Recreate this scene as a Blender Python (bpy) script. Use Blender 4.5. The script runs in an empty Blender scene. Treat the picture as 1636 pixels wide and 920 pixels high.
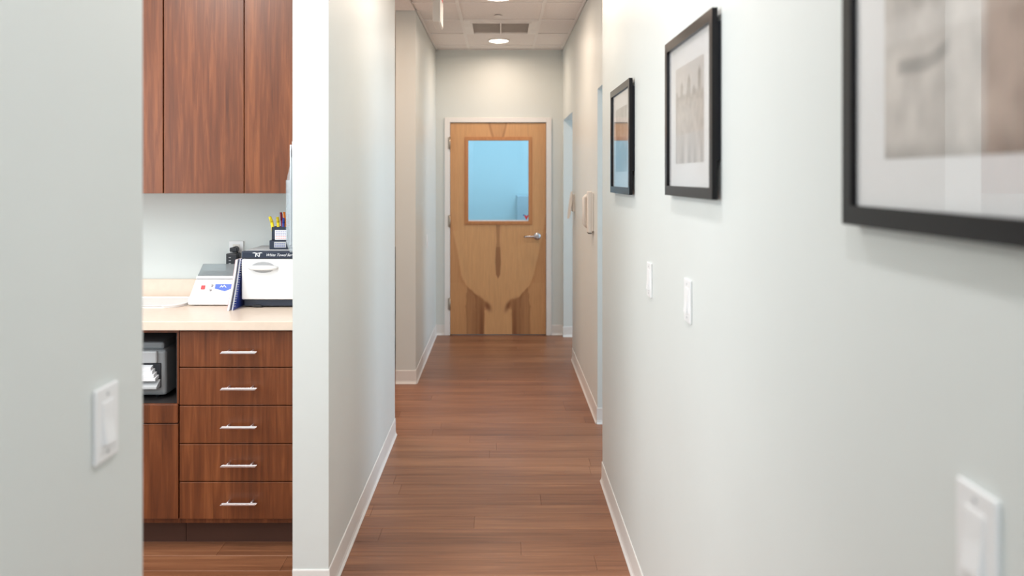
import bpy, bmesh, math, random
import numpy as np
from mathutils import Vector, Matrix

S = bpy.context.scene
COL = S.collection

# ------------------------------------------------------------------ camera, world, exposure, big lights
EYE = 1.511
cam_data = bpy.data.cameras.new('camera')
cam = bpy.data.objects.new('camera', cam_data)
COL.objects.link(cam)
cam.location = (0, 0, EYE)
cam.rotation_euler = (math.pi / 2, 0, 0)
cam_data.sensor_width = 36
cam_data.lens = 36 * 1290 / 1636
cam_data.shift_x = 18 / 1636
cam_data.shift_y = -177 / 1636
cam_data.clip_start = 0.02
cam_data.dof.use_dof = True
cam_data.dof.focus_distance = 3.6
cam_data.dof.aperture_fstop = 2.5
S.camera = cam
S.view_settings.view_transform = 'Standard'
S.view_settings.look = 'None'
S.view_settings.gamma = 1
S.view_settings.use_curve_mapping = False
S.view_settings.exposure = 0.0

w = bpy.data.worlds.new('world')
S.world = w
w.use_nodes = True
w.node_tree.nodes['Background'].inputs['Color'].default_value = (0.75, 0.88, 1.0, 1)
w.node_tree.nodes['Background'].inputs['Strength'].default_value = 0.6

WARM = (1.0, 0.80, 0.64)
NEUT = (0.97, 0.97, 1.0)
COOL = (0.62, 0.82, 1.0)


def area(name, loc, size, energy, color, aim, shape='RECTANGLE', spread=180):
    l = bpy.data.lights.new(name, 'AREA')
    l.shape = shape
    l.size = size[0]
    if shape == 'RECTANGLE':
        l.size_y = size[1]
    l.energy = energy
    l.color = color
    l.spread = math.radians(spread)
    o = bpy.data.objects.new(name, l)
    COL.objects.link(o)
    o.location = loc
    o.rotation_euler = Vector(aim).to_track_quat('-Z', 'Y').to_euler()
    return o


# window, lamp and added fill light of the rooms around the corridor (all of them out of the frame)
area('lobby_ceiling_fill', (-0.05, -1.7, 2.70), (0.9, 1.5), 43, (0.78, 0.90, 1.0), (0, 0.45, -1))  # unseen ceiling panel added behind the camera in place of window daylight
area('daylight_right_room', (3.45, 4.6, 1.5), (1.6, 1.7), 75, COOL, (-1, 0, 0))
area('daylight_far_right_room', (3.45, 6.9, 1.5), (1.3, 1.7), 60, COOL, (-1, 0, 0))
area('daylight_lab', (-2.85, 1.7, 1.6), (2.4, 1.6), 48, (0.80, 0.92, 1.0), (1, 0, 0))
area('lamp_lab_ceiling', (-1.95, 1.25, 2.70), (0.7, 1.1), 22, (0.97, 0.96, 0.96), (0, 0, -1))
area('lamp_lab_ceiling', (-1.5, 2.5, 2.70), (0.6, 0.6), 26, (1.0, 0.95, 0.90), (0, 0, -1))
area('fill_left_room', (-2.85, 5.3, 1.5), (1.1, 1.8), 13, (1.0, 0.88, 0.80), (1, 0, 0))  # unseen fill added to brighten the far right wall, floor and ceiling
area('lamp_left_room', (-1.6, 5.6, 2.70), (0.5, 0.5), 20, (1.0, 0.66, 0.46), (0, 0, -1))
area('daylight_end_room', (0.0, 9.0, 2.6), (1.8, 1.2), 52, (0.42, 0.74, 0.97), (0, 0.2, -1))

# ------------------------------------------------------------------ helpers


def link(name, me, mat=None, parent=None, smooth=False):
    o = bpy.data.objects.new(name, me)
    COL.objects.link(o)
    if mat is not None:
        if isinstance(mat, (list, tuple)):
            for m in mat:
                me.materials.append(m)
        else:
            me.materials.append(mat)
    if smooth:
        for p in me.polygons:
            p.use_smooth = True
    if parent is not None:
        o.parent = parent
        o.matrix_parent_inverse = parent_inv(parent)
    return o


def parent_inv(p):
    m = Matrix.Identity(4)
    while p is not None:
        loc = Matrix.LocRotScale(p.location, p.rotation_euler, p.scale)
        m = (loc if p.parent is None else p.matrix_parent_inverse @ loc) @ m
        p = p.parent
    return m.inverted()


class MB:
    """collects shapes into one mesh; all coordinates are world coordinates"""

    def __init__(s):
        s.bm = bmesh.new()

    def box(s, x0, x1, y0, y1, z0, z1, bev=0.0, seg=1, mi=0):
        r = bmesh.ops.create_cube(s.bm, size=1)
        vs = r['verts']
        for v in vs:
            v.co = Vector(((x0 + x1) / 2 + v.co.x * (x1 - x0), (y0 + y1) / 2 + v.co.y * (y1 - y0),
                           (z0 + z1) / 2 + v.co.z * (z1 - z0)))
        fs = set(f for v in vs for f in v.link_faces)
        if bev > 0:
            es = set(e for v in vs for e in v.link_edges)
            rr = bmesh.ops.bevel(s.bm, geom=list(es), offset=bev, segments=seg, affect='EDGES', profile=0.5)
            fs |= set(rr['faces'])
        for f in fs:
            if f.is_valid:
                f.material_index = mi
        return s

    def prism(s, pts, a0, a1, axis='x', mi=0, bev=0.0, seg=1):
        """closed outline pts (2D) extruded along axis between a0 and a1"""
        def mk(p, a):
            if axis == 'x':
                return (a, p[0], p[1])
            if axis == 'y':
                return (p[0], a, p[1])
            return (p[0], p[1], a)
        v0 = [s.bm.verts.new(mk(p, a0)) for p in pts]
        v1 = [s.bm.verts.new(mk(p, a1)) for p in pts]
        n = len(pts)
        fs = [s.bm.faces.new(v0), s.bm.faces.new(v1[::-1])]
        for i in range(n):
            fs.append(s.bm.faces.new((v0[i], v1[i], v1[(i + 1) % n], v0[(i + 1) % n])))
        if bev > 0:
            es = set(e for f in fs for e in f.edges)
            rr = bmesh.ops.bevel(s.bm, geom=list(es), offset=bev, segments=seg, affect='EDGES', profile=0.5)
            fs += rr['faces']
        for f in fs:
            if f.is_valid:
                f.material_index = mi
        return s

    def cyl(s, p0, p1, r0, r1=None, n=24, caps=True, mi=0):
        if r1 is None:
            r1 = r0
        p0 = Vector(p0)
        p1 = Vector(p1)
        d = (p1 - p0).normalized()
        a = d.orthogonal().normalized()
        b = d.cross(a)
        A = [s.bm.verts.new(p0 + (a * math.cos(t) + b * math.sin(t)) * r0) for t in [2 * math.pi * i / n for i in range(n)]]
        B = [s.bm.verts.new(p1 + (a * math.cos(t) + b * math.sin(t)) * r1) for t in [2 * math.pi * i / n for i in range(n)]]
        fs = [s.bm.faces.new((A[i], A[(i + 1) % n], B[(i + 1) % n], B[i])) for i in range(n)]
        for f in fs:
            f.smooth = True
        if caps:
            fs.append(s.bm.faces.new(A[::-1]))
            fs.append(s.bm.faces.new(B))
        for f in fs:
            f.material_index = mi
        return s

    def tube(s, pts, r, n=10, mi=0):
        pts = [Vector(p) for p in pts]
        rings = []
        prev = None
        for i, p in enumerate(pts):
            d = (pts[min(i + 1, len(pts) - 1)] - pts[max(i - 1, 0)]).normalized()
            a = d.orthogonal().normalized() if prev is None else (prev - d * prev.dot(d)).normalized()
            prev = a
            b = d.cross(a)
            rings.append([s.bm.verts.new(p + (a * math.cos(t) + b * math.sin(t)) * r) for t in [2 * math.pi * k / n for k in range(n)]])
        for A, B in zip(rings, rings[1:]):
            for k in range(n):
                f = s.bm.faces.new((A[k], A[(k + 1) % n], B[(k + 1) % n], B[k]))
                f.smooth = True
                f.material_index = mi
        for R in (rings[0][::-1], rings[-1]):
            f = s.bm.faces.new(R)
            f.material_index = mi
        return s

    def lathe(s, c, prof, n=32, axis='z', mi=0):
        """prof: list of (r, h) from bottom to top around axis through c"""
        c = Vector(c)
        rings = []
        for r, h in prof:
            ring = []
            for k in range(n):
                t = 2 * math.pi * k / n
                u, v = r * math.cos(t), r * math.sin(t)
                q = {'z': (u, v, h), 'y': (u, h, v), 'x': (h, u, v)}[axis]
                ring.append(s.bm.verts.new(c + Vector(q)))
            rings.append(ring)
        for A, B in zip(rings, rings[1:]):
            for k in range(n):
                f = s.bm.faces.new((A[k], A[(k + 1) % n], B[(k + 1) % n], B[k]))
                f.smooth = True
                f.material_index = mi
        s.bm.faces.new(rings[0][::-1]).material_index = mi
        s.bm.faces.new(rings[-1]).material_index = mi
        return s

    def build(s, name, mat, parent=None):
        bmesh.ops.recalc_face_normals(s.bm, faces=s.bm.faces)
        me = bpy.data.meshes.new(name)
        s.bm.to_mesh(me)
        s.bm.free()
        return link(name, me, mat, parent)


def tag(o, label, cat, group=None):
    o['label'] = label
    o['category'] = cat
    if group:
        o['group'] = group
    return o


def thing(name, label, cat, loc, group=None):
    o = bpy.data.objects.new(name, None)
    o.empty_display_size = 0.05
    COL.objects.link(o)
    o.location = loc
    return tag(o, label, cat, group)


def struct(o):
    o['kind'] = 'structure'
    return o


# ------------------------------------------------------------------ materials
def new_mat(name):
    m = bpy.data.materials.new(name)
    m.use_nodes = True
    nt = m.node_tree
    return m, nt, nt.nodes['Principled BSDF']


def ramp(nt, fac, stops):
    r = nt.nodes.new('ShaderNodeValToRGB')
    els = r.color_ramp.elements
    els[0].position, els[0].color = stops[0][0], (*stops[0][1], 1)
    els[1].position, els[1].color = stops[-1][0], (*stops[-1][1], 1)
    for p, c in stops[1:-1]:
        e = els.new(p)
        e.color = (*c, 1)
    nt.links.new(fac, r.inputs[0])
    return r.outputs[0]


def coords(nt, scale, world=False):
    mp = nt.nodes.new('ShaderNodeMapping')
    mp.inputs['Scale'].default_value = scale
    if world:
        g = nt.nodes.new('ShaderNodeNewGeometry')
        nt.links.new(g.outputs['Position'], mp.inputs['Vector'])
    else:
        t = nt.nodes.new('ShaderNodeTexCoord')
        nt.links.new(t.outputs['Object'], mp.inputs['Vector'])
    return mp.outputs[0]


def noise(nt, vec, scale, detail=3, rough=0.55, dist=0.0):
    n = nt.nodes.new('ShaderNodeTexNoise')
    n.inputs['Scale'].default_value = scale
    n.inputs['Detail'].default_value = detail
    n.inputs['Roughness'].default_value = rough
    n.inputs['Distortion'].default_value = dist
    nt.links.new(vec, n.inputs['Vector'])
    return n.outputs['Fac']


def bump(nt, bsdf, fac, strength, dist=0.001):
    b = nt.nodes.new('ShaderNodeBump')
    b.inputs['Strength'].default_value = strength
    b.inputs['Distance'].default_value = dist
    nt.links.new(fac, b.inputs['Height'])
    nt.links.new(b.outputs[0], bsdf.inputs['Normal'])


def plain(name, col, rough=0.5, metal=0.0, spec=0.5, var=0.04, scale=8, bmp=0.0, coat=0.0, world=False):
    m, nt, b = new_mat(name)
    v = coords(nt, (1, 1, 1), world)
    f = noise(nt, v, scale)
    lo = tuple(c * (1 - var) for c in col)
    hi = tuple(min(1, c * (1 + var)) for c in col)
    nt.links.new(ramp(nt, f, [(0.3, lo), (0.7, hi)]), b.inputs['Base Color'])
    b.inputs['Roughness'].default_value = rough
    b.inputs['Metallic'].default_value = metal
    b.inputs['Specular IOR Level'].default_value = spec
    b.inputs['Coat Weight'].default_value = coat
    b.inputs['Coat Roughness'].default_value = 0.15
    if bmp:
        bump(nt, b, noise(nt, v, 380, 2), bmp, 0.0006)
    return m


def emit(name, col, strength):
    m, nt, b = new_mat(name)
    b.inputs['Base Color'].default_value = (*[min(1, c) for c in col], 1)
    b.inputs['Emission Color'].default_value = (*col, 1)
    b.inputs['Emission Strength'].default_value = strength
    return m


def wood(name, cols, axis='z', rough=0.35, scale=1.0, coat=0.0, attr=None, spec=0.5):
    m, nt, b = new_mat(name)
    k = {'x': (1.2, 22, 22), 'y': (22, 1.2, 22), 'z': (22, 22, 1.2)}[axis]
    v = coords(nt, tuple(a * scale for a in k), True)
    big = coords(nt, tuple(a * scale * 0.22 for a in k), True)
    f1 = noise(nt, v, 1.6, 6, 0.6, 0.6)
    f2 = noise(nt, big, 1.2, 2, 0.5, 0.3)
    mx = nt.nodes.new('ShaderNodeMath')
    mx.operation = 'MULTIPLY_ADD'
    mx.inputs[1].default_value = 0.6
    nt.links.new(f1, mx.inputs[0])
    m2 = nt.nodes.new('ShaderNodeMath')
    m2.operation = 'MULTIPLY'
    m2.inputs[1].default_value = 0.4
    nt.links.new(f2, m2.inputs[0])
    nt.links.new(m2.outputs[0], mx.inputs[2])
    fac = mx.outputs[0]
    if attr:
        a = nt.nodes.new('ShaderNodeAttribute')
        a.attribute_name = attr
        ad = nt.nodes.new('ShaderNodeMath')
        ad.operation = 'ADD'
        nt.links.new(fac, ad.inputs[0])
        nt.links.new(a.outputs['Fac'], ad.inputs[1])
        fac = ad.outputs[0]
    n = len(cols)
    nt.links.new(ramp(nt, fac, [(0.30 + 0.4 * i / (n - 1), c) for i, c in enumerate(cols)]), b.inputs['Base Color'])
    b.inputs['Roughness'].default_value = rough
    b.inputs['Specular IOR Level'].default_value = spec
    b.inputs['Coat Weight'].default_value = coat
    bump(nt, b, f1, 0.12, 0.0006)
    return m


def attr_mat(name, rough=0.5, spec=0.5, grain=None):
    """surface colour from the mesh's own colour attribute (printed or inlaid picture)"""
    m, nt, b = new_mat(name)
    a = nt.nodes.new('ShaderNodeAttribute')
    a.attribute_name = 'tint'
    out = a.outputs['Color']
    if grain:
        v = coords(nt, grain, True)
        f = noise(nt, v, 3, 4)
        c = ramp(nt, f, [(0.3, (0.93, 0.92, 0.90)), (0.7, (1.04, 1.04, 1.04))])
        mx = nt.nodes.new('ShaderNodeMix')
        mx.data_type = 'RGBA'
        mx.blend_type = 'MULTIPLY'
        mx.inputs[0].default_value = 1
        nt.links.new(out, mx.inputs[6])
        nt.links.new(c, mx.inputs[7])
        out = mx.outputs[2]
    nt.links.new(out, b.inputs['Base Color'])
    b.inputs['Roughness'].default_value = rough
    b.inputs['Specular IOR Level'].default_value = spec
    return m


def pane_mat(name, tint=(1, 1, 1), ior=1.5, rough=0.0, haze=0.0):
    """thin clear sheet: reflection by Fresnel, the rest passes straight through"""
    m = bpy.data.materials.new(name)
    m.use_nodes = True
    nt = m.node_tree
    nt.nodes.clear()
    o = nt.nodes.new('ShaderNodeOutputMaterial')
    mx = nt.nodes.new('ShaderNodeMixShader')
    fr = nt.nodes.new('ShaderNodeFresnel')
    ge = nt.nodes.new('ShaderNodeNewGeometry')
    io = nt.nodes.new('ShaderNodeMix')
    io.inputs[2].default_value = ior
    io.inputs[3].default_value = 1.0 / ior          # same reflection on the way out of the thin sheet
    nt.links.new(ge.outputs['Backfacing'], io.inputs[0])
    nt.links.new(io.outputs[0], fr.inputs['IOR'])
    tr = nt.nodes.new('ShaderNodeBsdfTransparent')
    tr.inputs[0].default_value = (*tint, 1)
    gl = nt.nodes.new('ShaderNodeBsdfGlossy')
    gl.inputs['Roughness'].default_value = rough
    nt.links.new(fr.outputs[0], mx.inputs[0])
    base = tr.outputs[0]
    if haze:
        df = nt.nodes.new('ShaderNodeBsdfDiffuse')
        df.inputs[0].default_value = (0.85, 0.9, 0.92, 1)
        m2 = nt.nodes.new('ShaderNodeMixShader')
        m2.inputs[0].default_value = haze
        nt.links.new(tr.outputs[0], m2.inputs[1])
        nt.links.new(df.outputs[0], m2.inputs[2])
        base = m2.outputs[0]
    nt.links.new(base, mx.inputs[1])
    nt.links.new(gl.outputs[0], mx.inputs[2])
    nt.links.new(mx.outputs[0], o.inputs[0])
    return m


M_wall = plain('wall_paint', (0.705, 0.735, 0.715), 0.42, spec=0.4, var=0.012, scale=2.5, bmp=0.06, world=True)
M_ceil = plain('ceiling_paint', (0.80, 0.78, 0.75), 0.9, var=0.02)
M_tile = plain('ceiling_tile_fibre', (0.90, 0.84, 0.81), 0.95, spec=0.1, var=0.03, scale=60, bmp=0.3)
M_tee = plain('ceiling_grid_enamel', (0.92, 0.87, 0.84), 0.5, var=0.01)
M_base = plain('baseboard_vinyl', (0.80, 0.77, 0.74), 0.35, var=0.02)
M_sub = plain('subfloor_dark', (0.04, 0.02, 0.015), 0.8)
M_plank = wood('plank_wood', [(0.135, 0.048, 0.021), (0.245, 0.098, 0.046), (0.38, 0.170, 0.083)], 'x', 0.36, 1.0, attr='tone', spec=0.5)
M_cab = wood('cabinet_walnut', [(0.078, 0.020, 0.006), (0.160, 0.044, 0.013), (0.29, 0.093, 0.030)], 'z', 0.36, 1.5, spec=0.5)
M_cabin = plain('cabinet_inside', (0.022, 0.018, 0.018), 0.6)
M_toe = plain('toe_kick_board', (0.07, 0.025, 0.014), 0.5)
M_counter = plain('laminate_top', (0.80, 0.66, 0.54), 0.30, var=0.03, scale=30)
M_chrome = plain('brushed_chrome', (0.86, 0.85, 0.90), 0.38, 1.0, var=0.01)
M_nickel = plain('satin_nickel', (0.62, 0.63, 0.68), 0.25, 1.0, var=0.02)
M_hinge = plain('hinge_bronze', (0.42, 0.36, 0.30), 0.4, 0.9)
M_white = plain('white_plastic', (0.85, 0.85, 0.85), 0.35, var=0.01)
M_cream = plain('cream_plastic', (0.78, 0.73, 0.67), 0.4, var=0.01)
M_black = plain('black_plastic', (0.018, 0.020, 0.026), 0.35, var=0.1)
M_navy = plain('dark_navy_plastic', (0.020, 0.030, 0.055), 0.3, var=0.1)
M_grey = plain('grey_plastic', (0.25, 0.26, 0.27), 0.4)
M_lgrey = plain('light_grey_plastic', (0.50, 0.51, 0.52), 0.4)
M_recess = plain('recess_grey', (0.42, 0.42, 0.43), 0.5)
M_steel = plain('doorframe_enamel', (0.84, 0.80, 0.77), 0.4, var=0.01)
M_frame = plain('satin_black_frame', (0.008, 0.007, 0.008), 0.24, var=0.1, spec=0.22)
M_back = plain('frame_backing', (0.008, 0.008, 0.012), 0.5, spec=0.2)
M_mat = plain('mat_board', (0.84, 0.83, 0.83), 0.8, var=0.01)
M_glass = pane_mat('picture_glass')
M_doorglass = pane_mat('door_glass', (0.90, 0.97, 1.0))
M_acryl = pane_mat('clear_acrylic', (0.92, 0.95, 0.97), 1.45, 0.05, haze=0.18)
M_lid = pane_mat('smoked_acrylic_lid', (0.60, 0.66, 0.68), 1.5, 0.04, haze=0.22)
M_bead = wood('door_bead_wood', [(0.42, 0.17, 0.055), (0.52, 0.22, 0.08), (0.60, 0.28, 0.11)], 'z', 0.35)
M_red = plain('red_plastic', (0.75, 0.05, 0.06), 0.35)
M_blue = plain('blue_print', (0.06, 0.15, 0.62), 0.4)
M_navyprint = plain('navy_cover', (0.03, 0.06, 0.34), 0.35)
M_ink = plain('white_print', (0.85, 0.87, 0.9), 0.5)
M_paper = plain('paper', (0.84, 0.84, 0.86), 0.8, var=0.02)
M_pink = plain('pink_cover', (0.62, 0.30, 0.34), 0.5)
M_pages = plain('page_edges', (0.72, 0.66, 0.66), 0.8)
M_yellow = plain('yellow_plastic', (0.85, 0.68, 0.02), 0.35)
M_orange = plain('orange_plastic', (0.85, 0.22, 0.02), 0.35)
M_wine = plain('wine_plastic', (0.30, 0.03, 0.07), 0.35)
M_lamp = emit('lamp_lens', (1.0, 0.90, 0.76), 14)
M_vent = plain('vent_enamel', (0.93, 0.88, 0.85), 0.45)
M_ventgrey = plain('vent_core_grey', (0.93, 0.88, 0.84), 0.6)
M_dark = plain('dark_gap', (0.05, 0.045, 0.04), 0.8)

# ------------------------------------------------------------------ setting
H = 2.745                                                      # ceiling slab underside
HT = 2.728                                                     # underside of the suspended grid


def wall(name, boxes):
    m = MB()
    for b in boxes:
        m.box(*b)
    return struct(m.build(name, M_wall))


wall('wall_left', [(-0.75, -0.62, -3.0, 1.398, 0, H)])
wall('wall_left_partition', [(-0.75, -0.62, 2.909, 4.73, 0, H)])
wall('wall_left_far', [(-0.769, -0.622, 5.907, 7.73, 0, H)])
wall('wall_right', [(0.505, 0.71, -3.0, 4.008, 0, H)])
wall('wall_right_far', [(0.593, 0.71, 4.947, 6.677, 0, H), (0.593, 0.71, 4.008, 4.947, 2.052, H),
                        (0.593, 0.71, 6.677, 7.64, 2.052, H), (0.593, 0.71, 7.64, 7.73, 0, H)])
DX0, DX1, DZ1 = -0.4826, 0.4317, 2.032                         # far door leaf
FX0, FX1, FZ1 = -0.5366, 0.4856, 2.080                         # its frame, outside
wall('wall_end', [(-3.0, FX0 + 0.01, 7.73, 7.86, 0, H), (FX1 - 0.01, 3.6, 7.73, 7.86, 0, H),
                  (FX0 + 0.01, FX1 - 0.01, 7.73, 7.86, FZ1 - 0.01, H)])
wall('wall_back', [(-3.1, 0.71, -3.13, -3.0, 0, H)])
wall('wall_lab_back', [(-3.0, -0.75, 3.885, 4.015, 0, H)])
wall('wall_lab_side', [(-3.13, -3.0, -0.2, 7.86, 0, H)])
wall('wall_lab_front', [(-3.0, -0.75, -0.2, -0.07, 0, H)])
wall('wall_right_room_side', [(3.6, 3.73, 3.0, 7.86, 0, H)])
wall('wall_right_room_front', [(0.71, 3.6, 3.0, 3.13, 0, H)])
wall('wall_right_room_divider', [(0.71, 3.6, 5.75, 5.87, 0, H)])
wall('wall_end_room', [(-1.4, -1.27, 7.86, 10.6, 0, H), (1.27, 1.4, 7.86, 10.6, 0, H), (-1.4, 1.4, 10.6, 10.73, 0, H)])

ceiling = struct(MB().box(-3.2, 3.8, -3.2, 10.8, H, H + 0.08).build('ceiling', M_ceil))
rows = [7.73 - 0.25 - 0.61 * i for i in range(18)]
ys = [7.73] + rows
tees = MB()
for x in (-0.305, 0.305):
    tees.box(x - 0.012, x + 0.012, -2.95, 7.725, HT, HT + 0.006)
for i, y in enumerate(rows):
    x1 = 0.592 if y > 4.008 else 0.504
    tees.box(-0.619, x1, y - 0.012, y + 0.012, HT - 0.0004, HT + 0.0056)
tees.build('ceiling_grid', M_tee, ceiling)
ang = MB()
for (a, b, x, sx) in ((-3, 1.398, -0.62, 1), (2.909, 4.73, -0.62, 1), (5.907, 7.73, -0.622, 1),
                      (-3, 4.008, 0.505, -1), (4.008, 7.73, 0.593, -1)):
    ang.box(min(x, x + sx * 0.022), max(x, x + sx * 0.022), a, b, HT - 0.001, HT + 0.004)
    ang.box(min(x, x + sx * 0.003), max(x, x + sx * 0.003), a, b, HT - 0.001, HT + 0.017)
ang.box(-0.62, 0.593, 7.71, 7.73, HT - 0.001, HT + 0.004)
ang.build('wall_angle', M_tee, ceiling)
VENT_ROW = (6.26, 6.87)
for i in range(len(ys) - 1):
    y1, y0 = ys[i], ys[i + 1]
    xr = 0.59 if y0 > 4.0 else 0.503
    for (a, b) in ((-0.617, -0.305), (-0.305, 0.305), (0.305, xr)):
        if a < -0.1 < b and abs(y0 - VENT_ROW[0]) < 0.03:
            continue
        m = MB().box(a + 0.004, b - 0.004, y0 + 0.004, y1 - 0.004, HT + 0.0062, HT + 0.0165)
        m.build('ceiling_tile', M_tile, ceiling)
# tiles carried on over the opening to the left room
for (a, b) in ((-1.225, -0.625),):
    for (y0, y1) in ((4.74, 5.30), (5.30, 5.90)):
        MB().box(a + 0.003, b - 0.003, y0 + 0.003, y1 - 0.003, HT, HT + 0.0165).build('ceiling_tile', M_tile, ceiling)

# floor: dark subfloor with planks laid across the corridor
floor = struct(MB().box(-3.1, 3.7, -3.1, 10.7, -0.06, -0.0125).build('floor', M_sub))
rng = random.Random(4)
PW, PL = 0.1245, 1.22


def plank_shape(bm_list, x0, x1, y0, y1, tone):
    c = 0.0009
    v = [(x0, y0, -0.012), (x1, y0, -0.012), (x1, y1, -0.012), (x0, y1, -0.012),
         (x0, y0, -c), (x1, y0, -c), (x1, y1, -c), (x0, y1, -c),
         (x0 + c, y0 + c, 0), (x1 - c, y0 + c, 0), (x1 - c, y1 - c, 0), (x0 + c, y1 - c, 0)]
    n = len(bm_list[0])
    bm_list[0].extend(v)
    for f in ((0, 1, 5, 4), (1, 2, 6, 5), (2, 3, 7, 6), (3, 0, 4, 7), (4, 5, 9, 8), (5, 6, 10, 9), (6, 7, 11, 10), (7, 4, 8, 11), (8, 9, 10, 11)):
        bm_list[1].append(tuple(n + i for i in f))
    bm_list[2].extend([tone] * 12)


def plank_mesh(name, L, parent, stuff=False):
    me = bpy.data.meshes.new(name)
    me.from_pydata(L[0], [], L[1])
    at = me.attributes.new('tone', 'FLOAT', 'POINT')
    at.data.foreach_set('value', L[2])
    o = link(name, me, M_plank, parent)
    if stuff:
        o['kind'] = 'stuff'
    return o


rest = ([], [], [])
cnt = 0
y = -3.0
k = 0
while y < 10.6:
    off = -3.1 - rng.random() * PL
    x = off
    while x < 3.7:
        x0, x1 = max(x, -3.1), min(x + PL, 3.7)
        tone = rng.uniform(-0.05, 0.05)
        yc = y + PW / 2
        seen = (1.5 < yc < 6.3) and x1 > -0.75 and x0 < 0.72 or (1.5 < yc < 3.4) and x1 > -1.75 and x0 < -0.6 
        if x1 - x0 > 0.01:
            if seen and cnt < 290:
                L = ([], [], [])
                plank_shape(L, x0, x1 - 0.0006, y, y + PW - 0.0006, tone)
                plank_mesh('floor_plank', L, floor)
                cnt += 1
            else:
                plank_shape(rest, x0, x1 - 0.0006, y, y + PW - 0.0006, tone)
        x += PL
    y += PW
    k += 1
plank_mesh('far_floor_planks', rest, floor, True)


def baseboard(name, segs):
    """segs: (x0,y0,x1,y1,nx,ny); cove base with a small flared toe"""
    m = MB()
    prof = [(0, 0.0), (0.013, 0.0), (0.012, 0.004), (0.007, 0.012), (0.0045, 0.024), (0.004, 0.094), (0.0025, 0.0985), (0, 0.0985)]
    for (x0, y0, x1, y1, nx, ny) in segs:
        A = [m.bm.verts.new((x0 + nx * d, y0 + ny * d, z + 0.0005)) for d, z in prof]
        B = [m.bm.verts.new((x1 + nx * d, y1 + ny * d, z + 0.0005)) for d, z in prof]
        n = len(prof)
        m.bm.faces.new(A)
        m.bm.faces.new(B[::-1])
        for i in range(n):
            m.bm.faces.new((A[i], B[i], B[(i + 1) % n], A[(i + 1) % n]))
    return struct(m.build(name, M_base))


e = 0.004
baseboard('baseboard_left', [(-0.62, -2.9, -0.62, 1.398 + e, 1, 0), (-0.62 + e, 1.398, -0.75, 1.398, 0, 1)])
baseboard('baseboard_left_partition', [(-0.62, 2.909 - e, -0.62, 4.73 + e, 1, 0), (-0.75, 2.909, -0.62 + e, 2.909, 0, -1),
                                       (-0.62 + e, 4.73, -0.75, 4.73, 0, 1)])
baseboard('baseboard_left_far', [(-0.622, 5.907 - e, -0.622, 7.73, 1, 0), (-0.769, 5.907, -0.622 + e, 5.907, 0, -1)])
baseboard('baseboard_right', [(0.505, -2.9, 0.505, 4.008 + e, -1, 0), (0.505 - e, 4.008, 0.71, 4.008, 0, 1)])
baseboard('baseboard_right_far', [(0.593, 4.947 - e, 0.593, 6.677 + e, -1, 0), (0.593 - e, 4.947, 0.71, 4.947, 0, -1),
                                  (0.593 - e, 7.64, 0.71, 7.64, 0, -1), (0.593 - e, 6.677, 0.71, 6.677, 0, 1)])
baseboard('baseboard_end', [(-0.622, 7.73, FX0, 7.73, 0, -1), (FX1, 7.73, 0.593, 7.73, 0, -1)])
baseboard('baseboard_right_room', [(0.71, 5.75, 3.6, 5.75, 0, -1), (0.71, 3.13, 3.6, 3.13, 0, 1)])

# ------------------------------------------------------------------ far door
door = bpy.data.objects.new('door_1', None)
COL.objects.link(door)
door.location = (0, 7.73, 0)
struct(door)
fm = MB()
for (a, b) in ((FX0, DX0 - 0.003), (DX1 + 0.003, FX1)):
    fm.box(a, b, 7.712, 7.875, 0, FZ1, 0.002)
fm.box(DX0 - 0.004, DX1 + 0.004, 7.7125, 7.875, DZ1 + 0.003, FZ1, 0.002)
fm.box(DX0 - 0.003, DX0 + 0.013, 7.775, 7.83, 0, DZ1)
fm.box(DX1 - 0.013, DX1 + 0.003, 7.775, 7.83, 0, DZ1)
fm.box(DX0 + 0.013, DX1 - 0.013, 7.775, 7.83, DZ1 - 0.013, DZ1 + 0.003)
fm.build('door_frame', M_steel, door)

WX0, WX1, WZ0, WZ1 = -0.330, 0.285, 1.070, 1.880               # opening in the leaf


def interp(x, pts):
    if x <= pts[0][0]:
        return pts[0][1]
    for (a, b), (c, d) in zip(pts, pts[1:]):
        if x <= c:
            return b + (d - b) * (x - a) / (c - a)
    return pts[-1][1]


nr = np.random.RandomState(7)
LAT = nr.rand(64, 64)


def vn(x, y):
    xi, yi = int(math.floor(x)), int(math.floor(y))
    fx, fy = x - xi, y - yi
    fx, fy = fx * fx * (3 - 2 * fx), fy * fy * (3 - 2 * fy)
    g = lambda a, b: LAT[a % 64, b % 64]
    return (g(xi, yi) * (1 - fx) + g(xi + 1, yi) * fx) * (1 - fy) + (g(xi, yi + 1) * (1 - fx) + g(xi + 1, yi + 1) * fx) * fy


def fbm(x, y, o=4):
    s, a, t = 0, 0.5, 0
    for i in range(o):
        s += a * vn(x * 2 ** i + 7 * i, y * 2 ** i + 3 * i)
        t += a
        a *= 0.5
    return s / t


def sm(a, b, x):
    t = max(0, min(1, (x - a) / (b - a)))
    return t * t * (3 - 2 * t)


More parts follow.
